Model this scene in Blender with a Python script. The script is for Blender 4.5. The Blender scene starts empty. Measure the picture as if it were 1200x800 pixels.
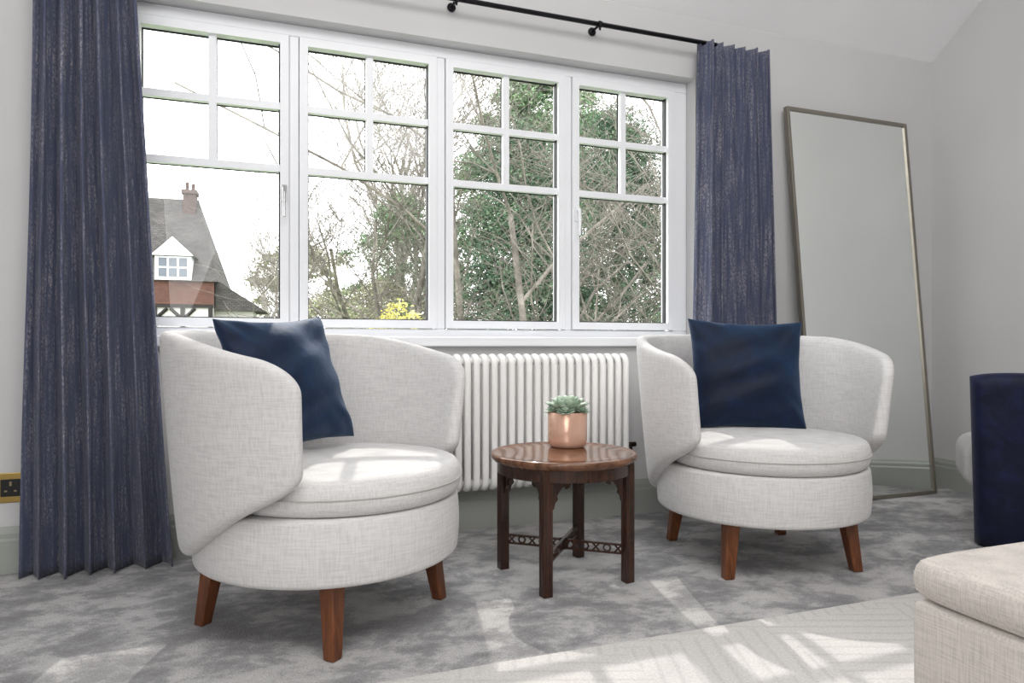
import bpy, math, random
from mathutils import Vector, Matrix
random.seed(7)
scene = bpy.context.scene
C = scene.collection
pi = math.pi

# ------------------------------------------------------------ helpers
def lin(c):
    return tuple(((v/255)/12.92 if v/255 <= .04045 else ((v/255+.055)/1.055)**2.4) for v in c)

class M:
    def __init__(s, name):
        s.m = bpy.data.materials.new(name); s.m.use_nodes = True
        s.nt = s.m.node_tree; s.b = s.nt.nodes['Principled BSDF']
        s.tc = s.nt.nodes.new('ShaderNodeTexCoord')
    def n(s, t, **k):
        nd = s.nt.nodes.new(t)
        for a, v in k.items():
            if a.startswith('i_'): nd.inputs[a[2:]].default_value = v
            else: setattr(nd, a, v)
        return nd
    def l(s, a, b): s.nt.links.new(a, b)
    def coords(s, scale=(1,1,1), rot=(0,0,0)):
        mp = s.n('ShaderNodeMapping'); mp.inputs['Scale'].default_value = scale
        mp.inputs['Rotation'].default_value = rot
        s.l(s.tc.outputs['Object'], mp.inputs['Vector']); return mp.outputs['Vector']
    def noise(s, scale, sc=(1,1,1), detail=3, dist=0, rough=.5, rot=(0,0,0)):
        nd = s.n('ShaderNodeTexNoise'); s.l(s.coords(sc, rot), nd.inputs['Vector'])
        nd.inputs['Scale'].default_value = scale; nd.inputs['Detail'].default_value = detail
        nd.inputs['Distortion'].default_value = dist; nd.inputs['Roughness'].default_value = rough
        return nd.outputs['Fac']
    def ramp(s, fac, stops):
        r = s.n('ShaderNodeValToRGB'); e = r.color_ramp.elements
        while len(e) < len(stops): e.new(.5)
        for i, (p, c) in enumerate(stops):
            e[i].position = p; e[i].color = (*c, 1)
        s.l(fac, r.inputs['Fac']); return r.outputs['Color']
    def mix(s, fac, a, b, mode='MIX'):
        m = s.n('ShaderNodeMix', data_type='RGBA', blend_type=mode)
        if hasattr(fac, 'node'): s.l(fac, m.inputs[0])
        else: m.inputs[0].default_value = fac
        for k, v in ((6, a), (7, b)):
            if hasattr(v, 'node'): s.l(v, m.inputs[k])
            else: m.inputs[k].default_value = (*v, 1)
        return m.outputs[2]
    def math(s, op, a, b=0.0):
        m = s.n('ShaderNodeMath', operation=op)
        for k, v in ((0, a), (1, b)):
            if hasattr(v, 'node'): s.l(v, m.inputs[k])
            else: m.inputs[k].default_value = v
        return m.outputs[0]
    def bump(s, h, st=.2, d=.01):
        b = s.n('ShaderNodeBump'); b.inputs['Strength'].default_value = st
        b.inputs['Distance'].default_value = d
        s.l(h, b.inputs['Height']); s.l(b.outputs['Normal'], s.b.inputs['Normal'])
    def set(s, col=None, rough=.5, metal=0, spec=.5, sheen=0):
        if col is not None:
            if hasattr(col, 'node'): s.l(col, s.b.inputs['Base Color'])
            else: s.b.inputs['Base Color'].default_value = (*col, 1)
        s.b.inputs['Roughness'].default_value = rough; s.b.inputs['Metallic'].default_value = metal
        s.b.inputs['Specular IOR Level'].default_value = spec
        s.b.inputs['Sheen Weight'].default_value = sheen
        return s.m

def paint(name, rgb, rough=.6, bump=.03, sc=120, var=.03):
    m = M(name); c = lin(rgb); f = m.noise(1.3, detail=2)
    col = m.ramp(f, [(.3, tuple(v*(1-var) for v in c)), (.7, tuple(min(1, v*(1+var)) for v in c))])
    m.bump(m.noise(sc), bump, .002)
    return m.set(col, rough, spec=.3)

def wood(name, a, b, rough=.3, sc=(14,14,1.4), rot=(0,0,0)):
    m = M(name); f = m.noise(4, sc, 6, 1.2, .6, rot)
    col = m.ramp(f, [(.3, lin(a)), (.68, lin(b))])
    m.bump(f, .06, .002); return m.set(col, rough)

def linen(name, rgb, fine=250, contrast=.10):
    m = M(name); c = lin(rgb)
    a = m.noise(1, (14,14,fine), 2); b = m.noise(1, (fine,fine,14), 2)
    f = m.math('MULTIPLY', m.math('ADD', a, b), .5)
    col = m.ramp(f, [(.38, tuple(v*(1-contrast) for v in c)), (.58, tuple(min(1,v*1.04) for v in c))])
    m.bump(f, .12, .002); return m.set(col, .9, spec=.15, sheen=.08)

def velvet(name, dark, light):
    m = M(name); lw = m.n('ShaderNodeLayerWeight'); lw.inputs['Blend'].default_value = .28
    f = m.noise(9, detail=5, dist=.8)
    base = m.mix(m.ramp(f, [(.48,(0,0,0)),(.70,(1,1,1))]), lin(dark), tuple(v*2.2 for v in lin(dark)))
    col = m.mix(lw.outputs['Facing'], base, lin(light))  # sheen highlight painted into the colour, lighter at grazing angles
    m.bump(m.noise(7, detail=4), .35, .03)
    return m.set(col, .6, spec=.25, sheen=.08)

def mkmesh(name, V, F, mat, smooth=True, parent=None, mats=None, fm=None):
    me = bpy.data.meshes.new(name); me.from_pydata([tuple(v) for v in V], [], F); me.update()
    if mats:
        for x in mats: me.materials.append(x)
        if fm:
            for p, i in zip(me.polygons, fm): p.material_index = i
    else: me.materials.append(mat)
    if smooth:
        for p in me.polygons: p.use_smooth = True
    o = bpy.data.objects.new(name, me); C.objects.link(o)
    if parent: o.parent = parent
    return o

def normals(o):
    import bmesh
    bm = bmesh.new(); bm.from_mesh(o.data); bmesh.ops.recalc_face_normals(bm, faces=bm.faces)
    bm.to_mesh(o.data); bm.free(); return o

def bevel(o, w=.005, seg=3, ang=35):
    b = o.modifiers.new('bevel', 'BEVEL'); b.width = w; b.segments = seg
    b.limit_method = 'ANGLE'; b.angle_limit = math.radians(ang); return o

class G:
    """collects geometry for one mesh"""
    def __init__(s): s.V = []; s.F = []; s.fm = []
    def add(s, V, F, mi=0):
        k = len(s.V); s.V += [Vector(v) for v in V]; s.F += [tuple(i+k for i in f) for f in F]; s.fm += [mi]*len(F)
    def box(s, x0, x1, y0, y1, z0, z1, mi=0, mat=None):
        V = [Vector((x,y,z)) for z in (z0,z1) for y in (y0,y1) for x in (x0,x1)]
        if mat is not None: V = [mat @ v for v in V]
        s.add(V, [(0,2,3,1),(4,5,7,6),(0,1,5,4),(2,6,7,3),(0,4,6,2),(1,3,7,5)], mi)
    def tube(s, P, r, n=8, closed=False, mi=0, cap=True):
        P = [Vector(p) for p in P]; m = len(P)
        R = r if isinstance(r, (list, tuple)) else [r]*m
        V = []; F = []; prev = None
        for i in range(m):
            if closed: d = P[(i+1)%m]-P[i-1]
            else: d = P[min(i+1,m-1)]-P[max(i-1,0)]
            d.normalize()
            if prev is None:
                a = Vector((0,0,1)) if abs(d.z) < .9 else Vector((1,0,0))
                u = d.cross(a).normalized()
            else:
                u = (prev - d*prev.dot(d)).normalized()
            prev = u; w = d.cross(u)
            for j in range(n):
                t = 2*pi*j/n; V.append(P[i]+(u*math.cos(t)+w*math.sin(t))*R[i])
        for i in range(m if closed else m-1):
            a = i*n; b = ((i+1)%m)*n
            for j in range(n): F.append((a+j, a+(j+1)%n, b+(j+1)%n, b+j))
        if not closed and cap:
            F.append(tuple(range(n))[::-1]); F.append(tuple((m-1)*n+j for j in range(n)))
        s.add(V, F, mi)
    def lathe(s, prof, n=64, c=(0,0,0), mi=0):
        V = []; F = []; m = len(prof)
        for r, z in prof:
            for j in range(n):
                t = 2*pi*j/n; V.append((c[0]+r*math.cos(t), c[1]+r*math.sin(t), c[2]+z))
        for i in range(m-1):
            for j in range(n): F.append((i*n+j, i*n+(j+1)%n, (i+1)*n+(j+1)%n, (i+1)*n+j))
        F.append(tuple(range(n))[::-1]); F.append(tuple((m-1)*n+j for j in range(n)))
        s.add(V, F, mi)
    def prism(s, poly, o, u, v, w, th, mi=0):
        """polygon in (u,v) plane, extruded along w by th (centred)"""
        o, u, v, w = map(Vector, (o,u,v,w)); n = len(poly)
        V = [o+u*a+v*b-w*th/2 for a,b in poly]+[o+u*a+v*b+w*th/2 for a,b in poly]
        F = [tuple(range(n))[::-1], tuple(range(n,2*n))]+[(i,(i+1)%n,n+(i+1)%n,n+i) for i in range(n)]
        s.add(V, F, mi)
    def obj(s, name, mat, parent=None, smooth=False, mats=None):
        o = mkmesh(name, s.V, s.F, mat, smooth, parent, mats, s.fm if mats else None)
        return normals(o)

def empty(name, loc=(0,0,0), rz=0, label=None, cat=None, **k):
    e = bpy.data.objects.new(name, None); e.location = loc; e.rotation_euler = (0,0,rz)
    e.empty_display_size = .1; C.objects.link(e)
    if label: e['label'] = label
    if cat: e['category'] = cat
    for a, v in k.items(): e[a] = v
    return e
def tag(o, label, cat, **k):
    o['label'] = label; o['category'] = cat
    for a, v in k.items(): o[a] = v
    return o
def struct(o, label=None):
    o['kind'] = 'structure'
    if label: o['label'] = label
    return o

def rounded(R, z0, z1, r=.03, k=6, bulge=0):
    p = []
    for i in range(k+1):
        t = -pi/2+pi/2*i/k; p.append((R-r+r*math.cos(t), z0+r+r*math.sin(t)))
    for i in range(1,6):
        f = i/6; p.append((R+bulge*math.sin(pi*f), z0+r+(z1-z0-2*r)*f))
    for i in range(k+1):
        t = pi/2*i/k; p.append((R-r+r*math.cos(t), z1-r+r*math.sin(t)))
    return p

# ------------------------------------------------------------ materials
m_wall = paint('wall_paint', (207,206,206), .75)
m_ceil = paint('ceiling_paint', (245,245,246), .8)
m_base = paint('skirting_paint', (164,167,161), .4, .01)
m_white = paint('window_white', (242,243,246), .3, .01, var=.01)
m_rad = paint('radiator_enamel', (250,249,247), .3, .005, var=.01)
m_gasket = paint('gasket_black', (30,31,34), .5)
m_linen = linen('linen_pale_grey', (214,212,211), 240, .13)
m_beige = linen('linen_beige', (206,198,191), 280, .20)
m_pipe = linen('linen_piping', (190,187,184))
m_navy = velvet('velvet_navy', (2,16,40), (34,76,116))
m_navy2 = velvet('velvet_ink', (10,14,40), (34,42,80))
m_legwood = wood('leg_walnut', (76,38,19), (130,76,42), .32)
m_mahog = wood('mahogany', (32,18,13), (68,40,27), .25)
m_top = wood('mahogany_top', (66,40,28), (136,94,68), .12, (2,12,2))
m_pole = M('pole_metal').set(lin((34,34,38)), .4, .7)
m_brass = M('brass').set(lin((190,160,96)), .3, 1)
m_black = M('black_plastic').set(lin((14,14,14)), .4)
m_chrome = M('chrome').set(lin((190,190,192)), .2, 1)
m_bronze = M('valve_bronze').set(lin((52,40,34)), .4, .8)
m_champ = M('champagne_metal').set(lin((150,144,134)), .35, .9)

m = M('mirror_silver'); m.set(lin((246,249,247)), .02, 1); m_mirror = m.m
m = M('window_glass')
gl = m.n('ShaderNodeBsdfGlossy'); gl.inputs['Roughness'].default_value = .02
tr = m.n('ShaderNodeBsdfTransparent'); mx = m.n('ShaderNodeMixShader'); mx.inputs[0].default_value = .02
m.l(tr.outputs[0], mx.inputs[1]); m.l(gl.outputs[0], mx.inputs[2])
m.l(mx.outputs[0], m.nt.nodes['Material Output'].inputs['Surface']); m_glass = m.m

m = M('carpet_grey')
f1 = m.noise(3.9, (1,1.35,1), 10, .18, .72, (0,0,.5))
f0 = m.noise(1.1, (1,1.3,1), 2)
f2 = m.noise(190, detail=2)
ff = m.math('ADD', m.math('MULTIPLY', f1, .8), m.math('MULTIPLY', f0, .2))
c = m.ramp(ff, [(.41, lin((150,149,150))), (.485, lin((172,171,172))), (.535, lin((205,203,202))), (.64, lin((222,220,218)))])
c = m.mix(.75, c, m.ramp(f2, [(.3,(.58,.58,.58)),(.62,(1,1,1))]), 'MULTIPLY')
m.bump(m.math('ADD', f2, m.math('MULTIPLY', f1, 2.0)), .7, .012); m_carpet = m.set(c, .95, spec=.1, sheen=.1)

m = M('rug_cream')
ch = m.n('ShaderNodeTexChecker'); ch.inputs['Scale'].default_value = 1.9
m.l(m.coords((1,1,1)), ch.inputs['Vector'])
w1 = m.n('ShaderNodeTexWave', bands_direction='X'); w1.inputs['Scale'].default_value = 6; w1.inputs['Distortion'].default_value = .8
w2 = m.n('ShaderNodeTexWave', bands_direction='Y'); w2.inputs['Scale'].default_value = 6; w2.inputs['Distortion'].default_value = .8
for w_ in (w1,w2): w_.inputs['Detail Scale'].default_value = 4
cv = m.coords((1,1,1),(0,0,math.radians(20)))
m.l(cv, w1.inputs['Vector']); m.l(cv, w2.inputs['Vector'])
wv = m.mix(ch.outputs['Fac'], w1.outputs['Color'], w2.outputs['Color'])
rn = m.noise(130)
c = m.mix(.55, m.ramp(wv, [(.02, lin((203,200,197))), (.25, lin((211,208,205)))]), m.ramp(rn, [(.3,(.68,.68,.68)),(.65,(1,1,1))]), 'MULTIPLY')
m.bump(m.math('ADD', m.ramp(wv, [(0,(0,0,0)),(.3,(1,1,1))]), m.math('MULTIPLY', rn, 1.2)), .25, .0045); m_rug = m.set(c, .95, spec=.1)

m = M('curtain_weave')
s1 = m.noise(80, (1,1,.05), 2, .1)
s2 = m.noise(160, (1,1,.5), 4, .2, .75)
s3 = m.noise(6, (1,1,.6), 2)
fl = m.math('MULTIPLY', m.ramp(s1, [(.40,(0,0,0)),(.66,(1,1,1))]), m.ramp(s2, [(.44,(0,0,0)),(.62,(1,1,1))]))
fl = m.math('MULTIPLY', fl, m.ramp(s3, [(.35,(.4,.4,.4)),(.6,(.85,.85,.85))]))
c = m.mix(fl, lin((76,81,104)), lin((172,167,171)))
m.bump(s2, .12, .003); m_curtain = m.set(c, .7, spec=.25, sheen=.15)

m = M('copper_glaze'); m_pot = m.set(m.ramp(m.noise(5), [(.3, lin((222,176,152))), (.7, lin((236,198,176)))]), .22, .4)
m.bump(m.noise(60, detail=1), .15, .004)
m = M('succulent'); m_succ = m.set(m.ramp(m.noise(30), [(.3, lin((138,166,146))), (.7, lin((208,222,200)))]), .5)
m_soil = paint('soil', (60,46,38), .9, .5, 80)

def leafmat(name, a, b, c2):
    m = M(name); f = m.noise(2.2, detail=5, rough=.75)
    m.set(m.ramp(f, [(.3, lin(a)), (.5, lin(b)), (.7, lin(c2))]), .7, spec=.1); return m.m
m_yew = leafmat('foliage_yew', (44,66,54), (82,106,84), (130,148,118))
m_laurel = leafmat('foliage_laurel', (66,90,68), (102,126,94), (148,162,128))
m_olive = leafmat('foliage_olive', (118,118,96), (148,150,120), (182,184,152))
m_yellow = leafmat('foliage_yellow', (158,156,80), (200,192,108), (222,218,150))
m_bark = leafmat('bark', (72,68,63), (106,101,94), (148,142,133))
m_bark2 = leafmat('bark_pale', (110,106,100), (140,135,128), (170,165,158))
m_lawn = leafmat('grass', (70,92,50), (96,116,66), (120,136,86))
def brickmat(name, c1, c2, mo, sc, s2=(1,1,1.3)):
    m = M(name); br = m.n('ShaderNodeTexBrick'); br.inputs['Scale'].default_value = sc
    m.l(m.coords(s2,(pi/2,0,0)), br.inputs['Vector'])
    br.inputs['Color1'].default_value = (*lin(c1),1); br.inputs['Color2'].default_value = (*lin(c2),1)
    br.inputs['Mortar'].default_value = (*lin(mo),1)
    f = m.noise(1.5, detail=4)
    col = m.mix(.5, br.outputs['Color'], m.ramp(f, [(.3,(.6,.6,.6)),(.7,(1,1,1))]), 'MULTIPLY')
    return m.set(col, .85, spec=.1)
m_tile = brickmat('roof_tiles', (74,72,70), (92,89,86), (48,47,46), 3)
m_red = brickmat('hung_tiles', (94,68,60), (112,82,72), (70,54,50), 5)
m_brick = brickmat('chimney_brick', (80,67,63), (96,82,76), (92,88,86), 4)
m_render = paint('white_render', (196,194,190), .8)
m_timber = paint('black_timber', (40,36,34), .7)
m_pane = M('dark_pane').set(lin((80,88,98)), .15)

# ------------------------------------------------------------ room shell
XW, XE, YS = -2.6, 4.32, -6.0
OX0, OX1, OZ0, OZ1 = -.62, 2.427, .96, 2.508
g = G()
g.box(XW-.3, OX0, 0, .3, 0, 3.0); g.box(OX1, XE+.3, 0, .3, 0, 3.0)
g.box(OX0, OX1, 0, .3, 0, OZ0); g.box(OX0, OX1, 0, .3, OZ1, 3.0)
struct(g.obj('wall_north', m_wall), 'pale grey painted wall with wide window opening')
g = G(); g.box(XE, XE+.3, YS-.3, 0, 0, 4.4); struct(g.obj('wall_east', m_wall), 'pale grey painted gable wall')
g = G(); g.box(XW-.3, XW, YS-.3, 0, 0, 4.4); struct(g.obj('wall_west', m_wall), 'pale grey painted wall')
g = G(); g.box(XW, XE, YS-.3, YS, 0, 4.4); struct(g.obj('wall_south', m_wall), 'pale grey painted wall')
g = G(); g.box(XW, XE, YS, 0, -.15, 0); struct(g.obj('floor', m_carpet), 'mottled silver-grey plush carpet')
ZC = 2.865; SL = .76; yf = -1.7; zf = ZC+SL*1.7
g = G()
prof = [(.3, ZC-SL*.3), (yf, zf), (YS-.3, zf), (YS-.3, zf+.15), (yf, zf+.15), (.3, ZC-SL*.3+.15)]
g.prism(prof, ((XW+XE)/2,0,0), (0,1,0), (0,0,1), (1,0,0), XE-XW+.6)
struct(g.obj('ceiling', m_ceil), 'white sloping ceiling')
bp = [(0,0),(.02,0),(.02,.135),(.015,.145),(.015,.165),(.009,.178),(.005,.192),(0,.192)]
def baseb(name, a, b, nrm):
    a = Vector(a); b = Vector(b); d = (b-a); L = d.length; d.normalize()
    g = G(); g.prism(bp, (a+b)/2, nrm, (0,0,1), d, L); return struct(g.obj(name, m_base), 'grey painted moulded skirting board')
baseb('baseboard_north', (XW,0,0), (XE,0,0), (0,-1,0))
baseb('baseboard_east', (XE,-.02,0), (XE,YS,0), (-1,0,0))
baseb('baseboard_west', (XW,-.02,0), (XW,YS,0), (1,0,0))
baseb('baseboard_south', (XW+.02,YS,0), (XE-.02,YS,0), (0,1,0))

# window
win = empty('window_1', (0,.13,0)); struct(win, 'white four-casement window with glazing bars')
panes = [(-.480,.121),(.250,.853),(.983,1.585),(1.712,2.290)]
ZB, ZT = 1.077, 2.405
g = G()
g.box(OX0, OX1, -.04, .05, OZ0, ZB-.045); g.box(OX0, OX1, -.04, .05, ZT+.045, OZ1)
g.box(OX0, panes[0][0]-.042, -.04, .05, ZB-.045, ZT+.045); g.box(panes[3][1]+.042, OX1, -.04, .05, ZB-.045, ZT+.045)
for a, b in ((0,1),(1,2),(2,3)):
    g.box(panes[a][1]+.042, panes[b][0]-.042, -.04, .05, ZB-.045, ZT+.045)
bevel(g.obj('window_frame', m_white, win), .006, 2)
g = G(); g.box(OX0-.03, OX1+.03, -.175, -.13, .942, .992); g.box(OX0+.001, OX1-.001, -.13, -.04, .962, .992)
bevel(g.obj('window_sill', m_white, win), .008, 3)
for i, (a, b) in enumerate(panes):
    g = G(); fy0, fy1 = -.055, .02; w = .040
    g.box(a-w, a, fy0, fy1, ZB-w, ZT+w); g.box(b, b+w, fy0, fy1, ZB-w, ZT+w)
    g.box(a, b, fy0, fy1, ZB-w, ZB); g.box(a, b, fy0, fy1, ZT, ZT+w)
    c = (a+b)/2; by0, by1 = -.035, -.007; hb = .017
    for zc_ in (1.804, 2.105): g.box(a, b, by0, by1, zc_-hb, zc_+hb)
    g.box(c-hb, c+hb, by0, by1, 1.804+hb, 2.105-hb); g.box(c-hb, c+hb, by0, by1, 2.105+hb, ZT)
    # dark gasket
    q = .006
    g.box(a, a+q, -.005, .006, ZB, ZT, 1); g.box(b-q, b, -.03, 0, ZB, ZT, 1)
    g.box(a+q, b-q, -.005, .006, ZB, ZB+q, 1); g.box(a+q, b-q, -.005, .006, ZT-q, ZT, 1)
    g.box(a, b, .003, .006, 1.804-hb-.003, 1.804+hb+.002, 1); g.box(a, b, .003, .006, 2.105-hb-.003, 2.105+hb+.002, 1)
    g.box(c-hb-.003, c+hb+.003, .003, .006, 1.804, ZT, 1)
    cs = g.obj('casement', None, win, mats=[m_white, m_gasket])
    g = G(); g.box(a+.002, b-.002, -.004, .002, ZB+.002, ZT-.002); g.obj('glass_pane', m_glass, cs)
    if i in (0, 3):
        hx = b+.018 if i == 0 else a-.018
        g = G(); g.box(hx-.012, hx+.012, -.068, -.055, 1.64, 1.72)
        g.tube([(hx,-.068,1.70),(hx,-.095,1.70),(hx,-.10,1.68),(hx,-.10,1.56)], [.009,.009,.009,.007], 8)
        bevel(g.obj('window_handle', m_chrome if i == 0 else m_white, cs), .002, 2)

# ------------------------------------------------------------ curtains + pole
def curtain(name, xt0, xt1, xb0, xb1, yc, z0, z1, N, amp, seed, label):
    rnd = random.Random(seed); ph = [rnd.uniform(-1.2,1.2) for _ in range(N+2)]; am = [rnd.uniform(.65,1.2) for _ in range(N+2)]
    nx, nz = N*26, 56; V = []; F = []
    for j in range(nz+1):
        t = j/nz; z = z1+(z0-z1)*t
        te = t**1.1
        for i in range(nx+1):
            w = i/nx; k = w*N; ki = int(min(k, N-1e-6)); fr = k-ki; fr = fr*fr*(3-2*fr)
            p = ph[ki]*(1-fr)+ph[ki+1]*fr; a = am[ki]*(1-fr)+am[ki+1]*fr
            ang = 2*pi*k + p*(.35+.65*te) + .3*math.sin(2.4*t+2.3*w*N/5)
            x0 = xt0+(xb0-xt0)*te; x1 = xt1+(xb1-xt1)*te
            x = x0+(x1-x0)*w + .014*math.sin(2*ang)*a
            y = yc + amp*a*(.85+.25*te)*math.sin(ang) + .006*math.sin(2.0*ang+2.5*t+p)*te
            y += .004*math.sin(5*t+3*w)*te
            x += .005*math.sin(7*t+6*w)*te
            V.append((x, min(y,-.024), z))
    for j in range(nz):
        for i in range(nx):
            a = j*(nx+1)+i; F.append((a, a+1, a+nx+2, a+nx+1))
    e = empty(name, ((xb0+xb1)/2, yc, 0), label=label, cat='curtain')
    V = [(v[0]-(xb0+xb1)/2, v[1]-yc, v[2]) for v in V]
    o = mkmesh('fabric_drop', V, F, m_curtain, True, e)
    s = o.modifiers.new('s', 'SOLIDIFY'); s.thickness = .004
    e['group'] = 'window curtains'
    return e
curtain('curtain', -.835, -.47, -.885, -.325, -.11, .006, 2.72, 6, .064, 3, 'long blue-grey flecked curtain gathered beside the window')
curtain('curtain', 2.385, 2.85, 2.345, 2.915, -.105, .006, 2.678, 6, .054, 11, 'long blue-grey flecked curtain behind pale armchair')
pole = empty('curtain_pole', (0,-.1,2.675), label='slim black metal curtain pole above the window', cat='curtain pole')
g = G(); g.tube([(-1.05,0,0),(2.50,0,0)], .0125, 16); g.obj('rod', m_pole, pole, True)
for x in (-.95,.95,1.75):
    g = G(); g.tube([(x,0,0),(x,.09,0)], .007, 10); g.tube([(x,.09,0),(x,.0995,0)], .022, 20)
    g.tube([(x-.008,0,0),(x+.008,0,0)], .018, 16); g.tube([(x,0,-.015),(x,0,-.03)], .006, 8)
    g.obj('bracket', m_pole, pole, True)
g = G(); g.tube([(-1.05,0,0),(-1.06,0,0),(-1.08,0,0),(-1.09,0,0)], [.015,.022,.022,.012], 16); g.obj('finial', m_pole, pole, True)

# ------------------------------------------------------------ radiator
rad = empty('radiator', (1.325,-.095,.22), label='white multi-column radiator below the window', cat='radiator')
g = G(); n = 25; W = 1.170; H = .68
for i in range(n):
    x = -W/2+W*(i+.5)/n; P = []
    hy = .042; rr = .034; zt = H-.012; zb = .012
    for cx, cz, a0 in ((-hy+rr, zt-rr, pi), (hy-rr, zt-rr, pi/2), (hy-rr, zb+rr, 0), (-hy+rr, zb+rr, -pi/2)):
        for q in range(6):
            a = a0-pi/2*q/5; P.append((x, cx+rr*math.cos(a), cz+rr*math.sin(a)))
    g.tube(P, .0172, 12, True)
    g.tube([(x,0,zb),(x,0,zt)], .0160, 10)
for z in (.035, H-.035): g.tube([(-W/2,0,z),(W/2,0,z)], .019, 14)
g.obj('radiator_body', m_rad, rad, True)
for x in (-.35,.35):
    g = G(); g.box(x-.01,x+.01,.03,.094,.07,H-.06); g.obj('wall_bracket', m_rad, rad)
for s in (-1,1):
    g = G(); x = s*(W/2+.03); g.tube([(s*W/2,0,.035),(x,0,.035),(x,0,.02),(x,0,-.22)], [.012,.012,.011,.009], 12)
    g.lathe([(.012,0),(.02,.004),(.02,.05),(.016,.058)], 16, (x,0,.04))
    if s > 0: g.tube([(x,0,.12),(x,0,.19)], .012, 10); g.tube([(x-.03,0,.185),(x+.03,0,.185)], .013, 12); g.tube([(x,0,.09),(x,0,.13)], .008, 8)
    g.obj('radiator_valve', m_bronze, rad, True)

# ------------------------------------------------------------ mirror
mir = empty('floor_mirror', (3.6,-.19,0), label='tall mirror with thin champagne metal frame leaning on wall', cat='mirror')
o0 = Vector((3.6,-.19,0))
TL, TR, BR, BL = Vector((3.034,-.055,2.40)), Vector((4.015,-.055,2.397)), Vector((4.095,-.21,.002)), Vector((3.112,-.21,.002))
def bil(u, v): return (BL*(1-u)+BR*u)*(1-v)+(TL*(1-u)+TR*u)*v - o0
nrm = (BR-BL).cross(TL-BL).normalized()
if nrm.y > 0: nrm = -nrm
fu, fv = .022/.98, .022/2.4
def ring(out, inn, off): return [p+nrm*off for p in out]+[p+nrm*off for p in inn]
out = [bil(0,0),bil(1,0),bil(1,1),bil(0,1)]; inn = [bil(fu,fv),bil(1-fu,fv),bil(1-fu,1-fv),bil(fu,1-fv)]
V = ring(out,inn,.012)+ring(out,inn,-.02); F = []
for i in range(4):
    j = (i+1)%4; F += [(i,j,4+j,4+i),(8+i,12+i,12+j,8+j),(i,8+i,8+j,j),(4+i,4+j,12+j,12+i)]
g = G(); g.add(V,F); bevel(g.obj('mirror_frame', m_champ, mir), .003, 2)
V = [p for p in inn]+[p-nrm*.012 for p in inn]
g = G(); g.add(V, [(0,1,2,3),(7,6,5,4),(0,4,5,1),(1,5,6,2),(2,6,7,3),(3,7,4,0)]); g.obj('mirror_glass', m_mirror, mir)

# ------------------------------------------------------------ socket
so = empty('wall_socket', (-.950,0,.354), label='brass wall socket with black insert', cat='socket')
g = G(); g.box(-.06,.06,-.006,-.0005,-.062,.062); bevel(g.obj('faceplate', m_brass, so), .003, 3)
g = G(); g.box(-.036,.036,-.009,-.006,-.036,.036); bevel(g.obj('socket_insert', m_black, so), .002, 2)
m_slot = M('slot_dark').set(lin((150,140,110)), .4, .6)
for b in ((-.004,.004,.008,.026),(-.022,-.012,-.016,-.010),(.012,.022,-.016,-.010)):
    g = G(); g.box(b[0],b[1],-.0105,-.009,b[2],b[3]); g.obj('pin_slot', m_slot, so)

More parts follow.
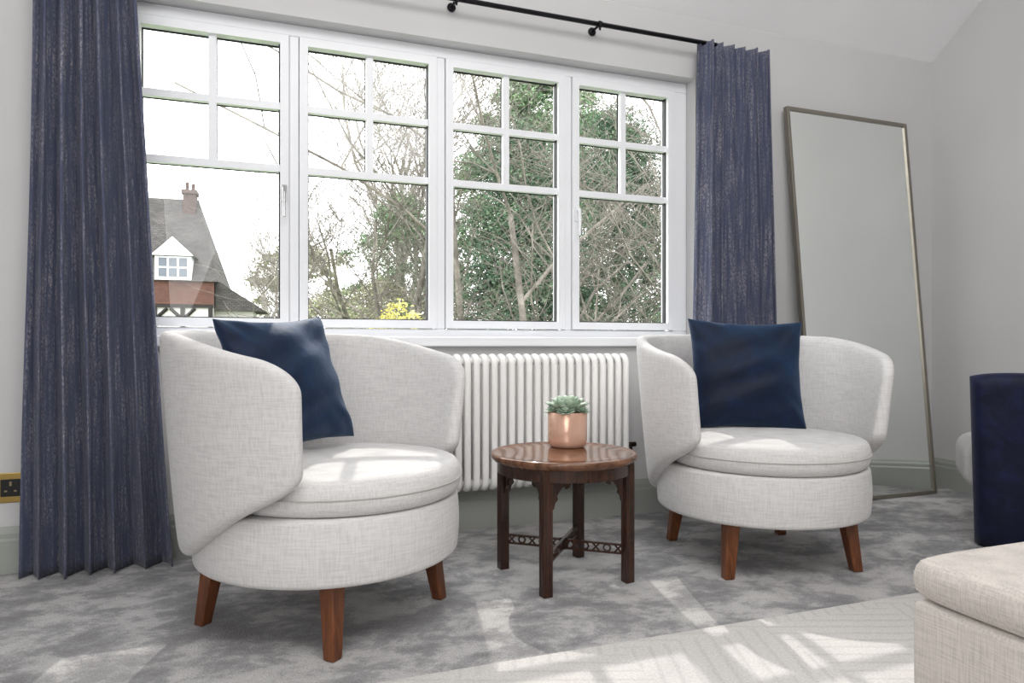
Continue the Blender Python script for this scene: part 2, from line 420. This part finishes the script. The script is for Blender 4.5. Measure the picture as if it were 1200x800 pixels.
# ------------------------------------------------------------ armchair
def armchair(loc, rz, label):
    e = empty('armchair', loc, rz, label=label, cat='armchair', group='pale tub armchairs')
    R = .450
    g = G(); g.lathe(rounded(R, .228, .434, .018, 6, .005), 96, (0,-.020,0)); g.obj('seat_base', m_linen, e, True)
    g = G()
    Rc = .428; P = []
    for i in range(13):
        t = -pi/2+pi*i/12; P.append((Rc-.050+.050*max(0,math.cos(t))**.6, .492+.058*math.sin(t)))
    P += [(Rc*.7, .560), (Rc*.4, .567), (.02, .569)]
    o = G(); o.lathe(P, 96, (0,-.060,0)); o.obj('seat_cushion', m_linen, e, True)
    g.tube([((Rc+.001)*math.cos(t), (Rc+.001)*math.sin(t)-.060, .492) for t in [2*pi*i/96 for i in range(96)]], .0028, 6, True)
    g.obj('piping', m_pipe, e, True)
    A = math.radians(125); ns, nv = 78, 36; V = []; F = []
    def sm(a, b, x):
        x = max(0, min(1, (x-a)/(b-a))); return x*x*(3-2*x)
    def prof(s):
        q = abs(s)
        zt = 1.005-.045*q**2-.065*sm(.5,1,q)
        if q > .88: zt -= .09*(1-math.sqrt(max(0,1-((q-.88)/.12)**2)))
        zb = .268+.235*sm(.45,1.0,q)
        if q > .87: zb += .080*(1-math.sqrt(max(0,1-((q-.87)/.13)**2)))
        return zb, zt
    def mid(s, z):
        a = s*A; t = max(0,(z-.212)/.79); ea = t**.74
        rb, rt = .429, .500+.050*abs(s)**2
        r = rb+(rt-rb)*ea
        return Vector((r*math.sin(a), r*math.cos(a), z)), Vector((math.sin(a), math.cos(a), 0))
    S = [math.sin(pi/2*i/ns) for i in range(-ns, ns+1)]
    def half(s, v): return .036-.008*v-.004*abs(s)**4
    for s in S:
        zb, zt = prof(s); H = zt-zb; p = max(7.0, H/.024)
        hs = math.sqrt(max(0, 1-abs(s)**80))
        for i in range(2*nv):
            ang = pi*i/nv; v = .5-.5*math.cos(ang); side = 1 if i < nv else -1
            h = half(s,v)*hs*math.sqrt(max(0, 1-abs(2*v-1)**p))
            c, nn = mid(s, zb+H*v); V.append(c+nn*h*side)
    L = 2*nv
    for i in range(len(S)-1):
        for j in range(L): F.append((i*L+j, i*L+(j+1)%L, (i+1)*L+(j+1)%L, (i+1)*L+j))
    g = G(); g.add(V, F); g.obj('backrest_shell', m_linen, e, True)
    for sx in (-1,1):
        for sy in (-1,1):
            tx, ty, bx, by = sx*.262, sy*.262, sx*.289, sy*.289
            V = []
            for (cx,cy,z,h) in ((bx,by,0,.021),(tx,ty,.231,.030)):
                V += [(cx-h,cy-h,z),(cx+h,cy-h,z),(cx+h,cy+h,z),(cx-h,cy+h,z)]
            g = G(); g.add(V, [(3,2,1,0),(4,5,6,7),(0,1,5,4),(1,2,6,5),(2,3,7,6),(3,0,4,7)])
            bevel(g.obj('leg', m_legwood, e), .006, 3)
    return e
A1 = ((.246,-.893,0), math.radians(42)); A2 = ((2.145,-.875,0), math.radians(-10.4))
armchair(*A1, 'pale grey linen tub armchair with walnut legs beside long curtain')
armchair(*A2, 'pale grey linen tub armchair with walnut legs near tall mirror')

def pillow(chair, lx, ly, lz, tilt, spin, yaw, w, label):
    g = G(); n = 44; T = .098; V = []; F = []
    for side in (1,-1):
        for j in range(n+1):
            for i in range(n+1):
                u = -math.cos(pi*i/n); v = -math.cos(pi*j/n)
                x = u*w/2*(1-.095*(1-v*v)); z = v*w/2*(1-.095*(1-u*u))
                t = T*((1-u*u)*(1-v*v))**.45
                t *= 1+.16*math.sin(5*u+3*v)*(abs(u)+abs(v))*.5+.07*math.sin(11*v-4*u)+.06*math.sin(9*u*v+2)
                cr = math.sin(14*(abs(u)-abs(v)))*.014*(abs(u*v))**1.5*((1-u*u)*(1-v*v))**.25
                V.append((x, -side*(t+cr), z))
    N = (n+1)**2
    for k in range(2):
        for j in range(n):
            for i in range(n):
                a = k*N+j*(n+1)+i; F.append((a,a+1,a+n+2,a+n+1) if k == 0 else (a,a+n+1,a+n+2,a+1))
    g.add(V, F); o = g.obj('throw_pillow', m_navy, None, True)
    import bmesh
    bm = bmesh.new(); bm.from_mesh(o.data); bmesh.ops.remove_doubles(bm, verts=bm.verts, dist=.0002)
    bmesh.ops.recalc_face_normals(bm, faces=bm.faces); bm.to_mesh(o.data); bm.free()
    (cx,cy,cz), rz = chair
    Mx = Matrix.Translation((cx,cy,cz)) @ Matrix.Rotation(rz,4,'Z') @ Matrix.Translation((lx,ly,lz)) @ Matrix.Rotation(yaw,4,'Z') @ Matrix.Rotation(-tilt,4,'X') @ Matrix.Rotation(spin,4,'Y')
    o.matrix_world = Mx; tag(o, label, 'pillow', group='navy velvet pillows'); return o
pillow(A1, -.060,.125,.818, math.radians(19), math.radians(-3), math.radians(-2), .49, 'navy velvet throw pillow propped in armchair beside curtain')
pillow(A2, .022,.14,.808, math.radians(14), math.radians(2), math.radians(-14), .54, 'navy velvet throw pillow upright in armchair near mirror')

# ------------------------------------------------------------ side table
tb = empty('side_table', (1.203,-.83,0), math.radians(6), label='round dark mahogany side table with pierced stretchers', cat='table')
g = G(); g.lathe([(.26,.477),(.288,.478),(.292,.482),(.297,.487),(.302,.494),(.303,.502),(.300,.508),(.292,.511),(.287,.509),(.282,.507),(.20,.507),(.02,.507)], 96)
g.obj('table_top', m_top, tb, True)
g = G()
V=[];F=[]; nn=96
for j in range(nn):
    t = 2*pi*j/nn
    for r, z in ((.262,.43),(.275,.43),(.275,.478),(.262,.478)): V.append((r*math.cos(t), r*math.sin(t), z))
for j in range(nn):
    for k in range(4): F.append((j*4+k, j*4+(k+1)%4, ((j+1)%nn)*4+(k+1)%4, ((j+1)%nn)*4+k))
g.add(V,F); bevel(g.obj('apron', m_mahog, tb), .003, 2)
q = .1875
for sx in (-1,1):
    for sy in (-1,1):
        g = G(); x, y, h = sx*q, sy*q, .0195
        g.box(x-h,x+h,y-h,y+h,0,.478)
        for d in (-.009,.009):   # reeding
            g.box(x+d-.003,x+d+.003,y-h-.002,y+h+.002,.03,.42); g.box(x-h-.002,x+h+.002,y+d-.003,y+d+.003,.03,.42)
        bevel(g.obj('leg', m_mahog, tb), .0015, 2)
        for dx, dy in ((-sx,0),(0,-sy)):
            poly = [(0,0),(.105,0),(.105,-.010),(.088,-.014),(.080,-.030),(.066,-.034),(.062,-.022),(.05,-.026),(.036,-.040),(.026,-.056),(.030,-.070),(.018,-.082),(.012,-.105),(0,-.110)]
            g = G(); g.prism(poly, (x+dx*h, y+dy*h, .432), (dx,dy,0), (0,0,1), (dy,dx,0), .012)
            g.obj('bracket', m_mahog, tb)
for s in (-1,1):
    g = G(); d = Vector((1,s,0)).normalized(); pn = Vector((-d.y,d.x,0)); L = q*math.sqrt(2)-.012
    for z in (.112,.146): g.prism([(-L,-.004),(L,-.004),(L,.004),(-L,.004)], (0,0,z+(.0015 if s>0 else 0)), d, (0,0,1), pn, .012)
    for i in range(-5,6):
        c = i*L/5.6
        if i % 2 == 0:
            P = [(d*(c+.014*math.cos(t)))+Vector((0,0,.129+.013*math.sin(t))) for t in [2*pi*k/14 for k in range(14)]]
            g.tube(P, .0038, 6, True)
        else:
            for z1, z2 in ((.112,.146),(.146,.112)):
                g.tube([d*(c-.016)+Vector((0,0,z1)), d*(c+.016)+Vector((0,0,z2))], .004, 6)
    g.box(-.014,.014,-.014,.014,.108,.151)
    g.obj('stretcher', m_mahog, tb)

# potted succulent
ps = empty('potted_succulent', (1.285,-.69,.508), label='small green succulent in a pale copper pot on table', cat='plant')
g = G(); g.lathe([(.068,0),(.074,.003),(.083,.018),(.085,.03),(.085,.148),(.083,.151),(.078,.151),(.077,.135)], 72)
g.obj('pot', m_pot, ps, True)
g = G(); g.lathe([(.074,.120),(.0765,.122),(.0765,.136),(.02,.140)], 48); g.obj('soil', m_soil, ps, True)
g = G()
def rosette(cx, cy, cz, R, n, tiltx=0, tilty=0):
    rot = Matrix.Rotation(tiltx,3,'X') @ Matrix.Rotation(tilty,3,'Y')
    for L in range(5):
        cnt = n-L; lr = R*(1-.15*L); el = math.radians(12+13*L)
        for k in range(cnt):
            a = 2*pi*(k+.5*(L%2))/cnt+L*.3
            dirv = Vector((math.cos(a)*math.cos(el), math.sin(a)*math.cos(el), math.sin(el)))
            sv = Vector((-math.sin(a), math.cos(a), 0)); up = sv.cross(dirv)*-1
            if up.z < 0: up = -up
            V = []; stations = [(0,.25),(.3,.75),(.6,1.1),(.82,.85),(1,.04)]
            for t, w in stations:
                b = dirv*lr*t+up*(.12*R*t*t); ww = R*.24*w
                for s2, u2 in ((-1,.1),(0,-.25),(1,.1),(0,.25)):
                    V.append(rot@(b+sv*ww*s2+up*ww*.8*u2)+Vector((cx,cy,cz+.003*L)))
            F = []
            for i in range(4):
                for j in range(4): F.append((i*4+j,i*4+(j+1)%4,(i+1)*4+(j+1)%4,(i+1)*4+j))
            F += [(3,2,1,0),(16,17,18,19)]
            g.add(V,F)
rosette(0,0,.158,.106,11)
for k in range(5):
    a = 2*pi*k/5+.4; rosette(.060*math.cos(a), .060*math.sin(a), .151, .048, 8, -.35*math.sin(a), .35*math.cos(a))
g.obj('succulent_leaves', m_succ, ps, True)

# ------------------------------------------------------------ rug, ottoman, navy chair
g = G(); g.box(-.35,3.35,-3.75,-1.52,.001,.016)
rug = bevel(g.obj('rug', m_rug), .006, 3); tag(rug, 'pale cream rug with carved linear pattern on carpet', 'rug')

ot = empty('ottoman', (1.945,-2.80,0), label='beige woven box ottoman with padded lid on rug', cat='ottoman')
g = G(); g.box(-.572,.6,-.5,.486,.045,.386); bevel(g.obj('ottoman_body', m_beige, ot, True), .020, 4)
def padded(x0,x1,y0,y1,z0,z1,r,crown,n=48):
    """rounded cushion slab with softly crowned top"""
    V=[];F=[]; cx,cy=(x0+x1)/2,(y0+y1)/2; hx,hy=(x1-x0)/2,(y1-y0)/2; hz=(z1-z0)/2; cz=(z0+z1)/2
    us=[-math.cos(pi*i/n) for i in range(n+1)]
    for sd in (1,-1):
        for v in us:
            for u in us:
                m1=max(abs(u),abs(v)); e1=max(0,(m1-.94)/.06)
                k=(abs(u)**10+abs(v)**10)**(1/10)
                sc=m1/k if k>0 else 1
                edge=math.sqrt(max(0,1-e1**3.0))
                z=cz+sd*(hz*edge)+(crown*(1-u*u)*(1-v*v) if sd>0 else 0)
                V.append((cx+hx*u*(.35*sc+.65),cy+hy*v*(.35*sc+.65),z))
    N=(n+1)**2
    for k in range(2):
        for j in range(n):
            for i in range(n):
                a=k*N+j*(n+1)+i; F.append((a,a+1,a+n+2,a+n+1) if k==0 else (a,a+n+1,a+n+2,a+1))
    return V,F
x0,x1,y0,y1 = -.580,.612,-.512,.495
V,F = padded(x0,x1,y0,y1,.387,.480,.03,.006)
g = G(); g.add(V,F); o = g.obj('padded_lid', m_beige, ot, True)
import bmesh
bm = bmesh.new(); bm.from_mesh(o.data); bmesh.ops.remove_doubles(bm, verts=bm.verts, dist=.0002)
bmesh.ops.recalc_face_normals(bm, faces=bm.faces); bm.to_mesh(o.data); bm.free()
for sx in (-.5,.53):
    for sy in (-.43,.41):
        g = G(); g.lathe([(.02,0),(.025,.047)], 16, (sx,sy,.0165)); g.obj('leg', m_mahog, ot, True)

nc = empty('dining_chair', (3.60,-1.12,0), math.radians(-47), label='navy velvet chair with pale seat standing on carpet', cat='chair')
V=[];F=[];nx,nz=24,20
g = G()
for k in (0,1):
    for j in range(nz+1):
        v = math.sin(pi/2*j/nz); z = .012+.810*v
        rt = math.sqrt(max(0,1-max(0,(v-.93)/.07)**2))
        for i in range(nx+1):
            u = math.sin(pi/2*(-1+2*i/nx)); wd = .266+.026*v
            ru = math.sqrt(max(0,1-max(0,(abs(u)-.88)/.12)**2))
            th = .055*min(rt,1)*ru+.0005
            yc = -.285-.055*v+.032*u*u
            V.append((u*wd, yc+(th if k else -th)-(0 if k else .009*math.sin(7*u+2*v)*rt*ru), z-.020*(abs(u)**5)*(v**6)))
N=(nx+1)*(nz+1)
for k in range(2):
    for j in range(nz):
        for i in range(nx):
            a=k*N+j*(nx+1)+i; F.append((a,a+1,a+nx+2,a+nx+1))
for i in range(nx):
    F.append((i,i+1,N+i+1,N+i)); t=nz*(nx+1); F.append((t+i,t+i+1,N+t+i+1,N+t+i))
for j in range(nz):
    a=j*(nx+1); F.append((a,a+nx+1,N+a+nx+1,N+a)); a+=nx; F.append((a,a+nx+1,N+a+nx+1,N+a))
g.add(V,F); g.obj('backrest', m_navy2, nc, True)
g = G(); g.box(-.30,.27,-.23,.25,.24,.49); bevel(g.obj('seat', m_linen, nc, True), .08, 8)
for sx in (-.15,.2):
    for sy in (-.16,.2):
        g = G(); g.tube([(sx*1.05,sy*1.05,0),(sx,sy,.25)], [.016,.022], 12); g.obj('leg', m_legwood, nc, True)

# ------------------------------------------------------------ outside
g = G(); g.box(-60,60,.6,90,-2.6,-2.5); lw = g.obj('lawn', m_lawn); lw['kind']='stuff'; tag(lw, 'green garden lawn outside the window', 'grass')

def bare_tree(name, pos, Ht, seed, lean=(0,0,1), levels=5, r0=.12, kids=4, label='', up=.25, spread=.9, rmin=.007, mat=None):
    rnd = random.Random(seed); g = G(); g2 = G(); mat = mat or m_bark
    def grow(p, d, L, r, lv):
        P=[p]; R=[r]; n=4; q=Vector(p); dd=Vector(d)
        for i in range(n):
            dd = (dd+Vector((rnd.uniform(-1,1),rnd.uniform(-1,1),rnd.uniform(-.7,.8)))*(.12 if lv==0 else .3)).normalized()
            q = q+dd*L/n; P.append(q.copy()); R.append(max(rmin, r*(1-.5*(i+1)/n)))
        (g if lv <= 1 else g2).tube(P, R, 7 if lv==0 else (5 if lv < 3 else 3), cap=False)
        if lv >= levels: return
        for k in range(kids+(2 if lv==0 else 0)):
            i = 1+(k*3)//kids if lv else 1+(k%4); i=min(i,n)
            a = rnd.uniform(0,2*pi); rv = Vector((math.cos(a),math.sin(a),rnd.uniform(-.3,.6)))
            nd = (dd*.55+rv*spread*.8+Vector((0,0,up))).normalized()
            grow(P[i], nd, L*rnd.uniform(.55,.8), R[i]*.6, lv+1)
    e = empty(name, pos, label=label, cat='tree')
    grow(Vector((0,0,0)), Vector(lean).normalized(), Ht*.42, r0, 0)
    g.obj('trunk', mat, e, True); g2.obj('twigs', mat, e, True)
    return e
bare_tree('bare_tree', (3.9,5.8,-2.5), 13.0, 5, (-.12,0,1), 5, .085, 4, 'tall bare winter tree with spreading branches in garden', .12, 1.1, .0040)
bare_tree('bare_tree', (2.7,12.5,-2.5), 15.5, 22, (-.05,0,1), 5, .12, 4, 'grey leafless tree in front of garden shrubs', .15, 1.0, .005)
bare_tree('bare_tree', (8.2,7.2,-2.5), 15, 33, (-.2,0,1), 5, .085, 4, 'bare tree standing among evergreens', .2, 1.0, .0045)
bare_tree('bare_tree', (3.6,8.8,-2.5), 16.0, 63, (-.02,0,1), 5, .08, 3, 'slender bare tree arching towards the house', .22, 1.0, .0042)
bare_tree('bare_tree', (1.3,37.0,-2.5), 15, 44, (0,0,1), 5, .22, 4, 'distant leafless tree beside neighbouring house', .35, .9, .012, m_bark2)
bare_tree('bare_tree', (5.6,30.0,-2.5), 27, 46, (0,0,1), 5, .25, 4, 'pale distant leafless tree at edge of garden', .3, .9, .012, m_bark2)
bare_tree('bare_tree', (13.5,24.0,-2.5), 24, 49, (0,0,1), 5, .25, 4, 'tall pale distant leafless tree behind evergreens', .3, .9, .012, m_bark2)

def shrub(name, pos, rx, ry, z0, z1, count, size, mat, seed, label, cone=.0, clumps=70, cat='tree'):
    rnd = random.Random(seed); e = empty(name, pos, label=label, cat=cat); h = z1-z0
    cs = []
    for _ in range(clumps):
        a = rnd.uniform(0,2*pi); t = rnd.random(); rr = (math.sin(pi*min(1,.15+.85*t*1.0))**.6 if cone==0 else (1-t)**.6+.10)
        rr *= rnd.uniform(.4,1.2); cs.append((Vector((rx*rr*math.cos(a), ry*rr*math.sin(a), z0+h*t)), rnd.uniform(.22,.5)*min(rx,1.5)))
    V=[];F=[]
    for k in range(count):
        c, r = cs[k%clumps]
        d = Vector((rnd.gauss(0,1),rnd.gauss(0,1),rnd.gauss(0,1))).normalized()*r*rnd.uniform(.2,1.35)
        d.z *= .5; d.z -= .3*(d.x*d.x+d.y*d.y)/max(r,.1); p = c+d; s = size*rnd.uniform(.6,1.3)
        a = Vector((rnd.gauss(0,1),rnd.gauss(0,1),rnd.gauss(0,.6))).normalized(); b = a.cross(Vector((rnd.gauss(0,1),rnd.gauss(0,1),rnd.gauss(0,1)))).normalized()
        i=len(V); V += [p-a*s, p+b*s*.38, p+a*s, p-b*s*.38]; F.append((i,i+1,i+2,i+3))
    mkmesh('foliage', V, F, mat, False, e)
    g = G(); g.tube([(0,0,0),(0.05,0,z0+h*.5),(0,0,z0+h*.85)], [.14,.09,.02], 8); g.obj('trunk', m_bark, e, True)
    return e
shrub('evergreen_tree', (5.3,10.4,-2.5), 1.75,1.3, .9,8.0, 75000,.045, m_yew, 1, 'dense dark evergreen yew tree in garden', 1, 280)
shrub('evergreen_tree', (8.0,11.0,-2.5), 1.8,1.2, .9,8.8, 75000,.047, m_yew, 2, 'dark evergreen conifer beside bare tree', 1, 280)
shrub('laurel_tree', (9.8,9.4,-2.5), 1.8,1.5, .9,7.8, 60000,.047, m_laurel, 3, 'leafy green laurel tree in garden', 0, 210)
shrub('laurel_tree', (8.4,16.5,-2.5), 3.3,2.0, .9,12.0, 60000,.075, m_laurel, 4, 'tall leafy evergreen behind the yew', 0, 190)
shrub('garden_shrub', (3.3,16.2,-2.5), 1.6,1.2, .9,5.2, 16000,.055, m_olive, 5, 'brownish olive garden shrub', 0, 110, 'shrub')
shrub('garden_shrub', (5.0,21.5,-2.5), 2.2,1.4, .9,8.8, 30000,.07, m_laurel, 6, 'green garden shrub below bare trees', 0, 140, 'shrub')
shrub('yellow_shrub', (2.0,6.6,-2.5), .62,.5, .6,4.05, 7000,.032, m_yellow, 7, 'yellow-leaved garden shrub beneath bare tree', 0, 70, 'shrub')
shrub('garden_shrub', (2.6,23.2,-2.5), 1.7,1.3, .9,5.2, 14000,.07, m_olive, 8, 'low olive shrub beside neighbouring house', 0, 100, 'shrub')
shrub('garden_shrub', (3.0,43.0,-2.5), 7,1.6, .9,9.5, 24000,.15, m_olive, 9, 'distant brownish wood edge behind garden', 0, 140, 'shrub')

# neighbouring house
hs = empty('neighbour_house', (-1.78,23.84,-2.5), math.radians(-3), label='neighbouring house with tiled roof, dormer and brick chimney', cat='house')
Z = 2.5
g = G(); g.box(-6,.40,.2,6,0,Z+3.3); g.box(.4,1.75,.8,5,0,Z+2.3); g.obj('rendered_wall', m_render, hs)
g = G(); g.box(-6,.44,.1,.2,Z+2.4,Z+3.3); g.obj('hung_tile_band', m_red, hs)
g = G()
e0, e1 = -6.3, .58; zt_, ze = Z+6.70, Z+3.22
V = [(e0,-.05,ze),(e1,-.05,ze),(e1,6.3,ze),(e0,6.3,ze),(e0,3.1,zt_),(-.42,3.1,zt_)]
g.add(V, [(0,1,5,4),(1,2,5),(2,3,4,5),(0,4,3),(3,2,1,0)])
V = [(.45,.5,Z+3.35),(2.20,.5,Z+2.2),(2.20,3.3,Z+2.2),(.45,3.3,Z+3.35),(.45,.5,Z+2.2),(.45,3.3,Z+2.2)]
g.add(V, [(0,1,2,3),(0,4,1),(3,2,5),(4,5,2,1),(0,3,5,4)])
V = [(-1.62,-.15,Z+4.08),(-.88,-.15,Z+4.83),(-.14,-.15,Z+4.08),(-1.62,2.2,Z+4.08),(-.88,2.2,Z+4.83),(-.14,2.2,Z+4.08)]
g.add(V, [(0,1,4,3),(1,2,5,4),(0,3,5,2),(0,2,1),(3,4,5)])
g.obj('roof', m_tile, hs)
g = G(); g.box(-1.47,-.29,-.05,1.6,Z+3.25,Z+4.1)
g.prism([(-1.56,4.1),(-.20,4.1),(-.88,4.76)], (0,-.17,Z), (1,0,0), (0,0,1), (0,1,0), .06); g.obj('dormer', m_white, hs)
for i in range(3):
    for j in range(2):
        g = G(); x0 = -1.35+i*.33; z0 = Z+3.36+j*.36; g.box(x0,x0+.27,-.08,-.05,z0,z0+.30)
        g.obj('dormer_pane', m_pane, hs)
g = G()
g.box(-6,.42,.12,.19,Z+2.28,Z+2.42)
for x in (-2.4,-1.5,-.6,.32): g.box(x-.07,x+.07,.12,.19,0,Z+2.3)
for x in (-1.5,-.6): 
    g.tube([(x-.4,.15,Z+2.25),(x,.15,Z+1.85)], .06, 4); g.tube([(x+.4,.15,Z+2.25),(x,.15,Z+1.85)], .06, 4)
g.obj('timber_framing', m_timber, hs)
g = G(); g.box(-.92,-.46,2.5,3.1,Z+5.6,Z+6.95); g.box(-.97,-.41,2.44,3.16,Z+6.82,Z+6.97)
g.lathe([(.08,0),(.06,.35)],12,(-.80,2.8,Z+6.97)); g.lathe([(.08,0),(.06,.3)],12,(-.58,2.8,Z+6.97)); g.obj('chimney', m_brick, hs)

# ------------------------------------------------------------ lights, world
w = bpy.data.worlds.new('sky'); scene.world = w; w.use_nodes = True
nt = w.node_tree; bg = nt.nodes['Background']
tc = nt.nodes.new('ShaderNodeTexCoord'); sx = nt.nodes.new('ShaderNodeSeparateXYZ'); rp = nt.nodes.new('ShaderNodeValToRGB')
nt.links.new(tc.outputs['Generated'], sx.inputs[0]); nt.links.new(sx.outputs['Z'], rp.inputs['Fac']); nt.links.new(rp.outputs['Color'], bg.inputs['Color'])
rp.color_ramp.elements[0].position = 0; rp.color_ramp.elements[0].color = (1,1,1,1)
rp.color_ramp.elements[1].position = 1; rp.color_ramp.elements[1].color = (.92,.96,1,1)
bg.inputs['Strength'].default_value = 5.2

def area(name, loc, tgt, sx_, sy_, P, col=(1,1,1)):
    l = bpy.data.lights.new(name, 'AREA'); l.shape = 'RECTANGLE'; l.size = sx_; l.size_y = sy_; l.energy = P; l.color = col
    o = bpy.data.objects.new(name, l); C.objects.link(o); o.location = loc
    o.rotation_euler = (Vector(tgt)-Vector(loc)).to_track_quat('-Z','Y').to_euler(); return o
area('overhead_fill', (.8,-3.6,3.8), (1.4,-1.0,.4), 3.0, 2.0, 116, (1,.99,.98))  # added fill lamp to brighten the interior, no fixture modelled here
area('rear_fill', (-1.2,-5.7,1.9), (1.2,-.5,1.0), 3, 2, 78, (1,1,1))  # added fill lamp behind the camera; the south wall has no window
l = bpy.data.lights.new('sun', 'SUN'); l.energy = 2.3; l.angle = math.radians(.53); l.color = (1,.96,.9)
o = bpy.data.objects.new('sun', l); C.objects.link(o); o.rotation_euler = Vector((-.14,-.70,-.72)).to_track_quat('-Z','Y').to_euler()

# ------------------------------------------------------------ camera
cd = bpy.data.cameras.new('camera'); cam = bpy.data.objects.new('camera', cd); C.objects.link(cam)
cd.sensor_width = 36; cd.lens = 820/1200*36; cd.shift_y = 4/1200
cam.location = (0,-3.47,.95); cam.rotation_euler = (pi/2, 0, -math.radians(20.28))
cd.clip_end = 300
scene.camera = cam
scene.view_settings.view_transform = 'Standard'
scene.view_settings.exposure = 0
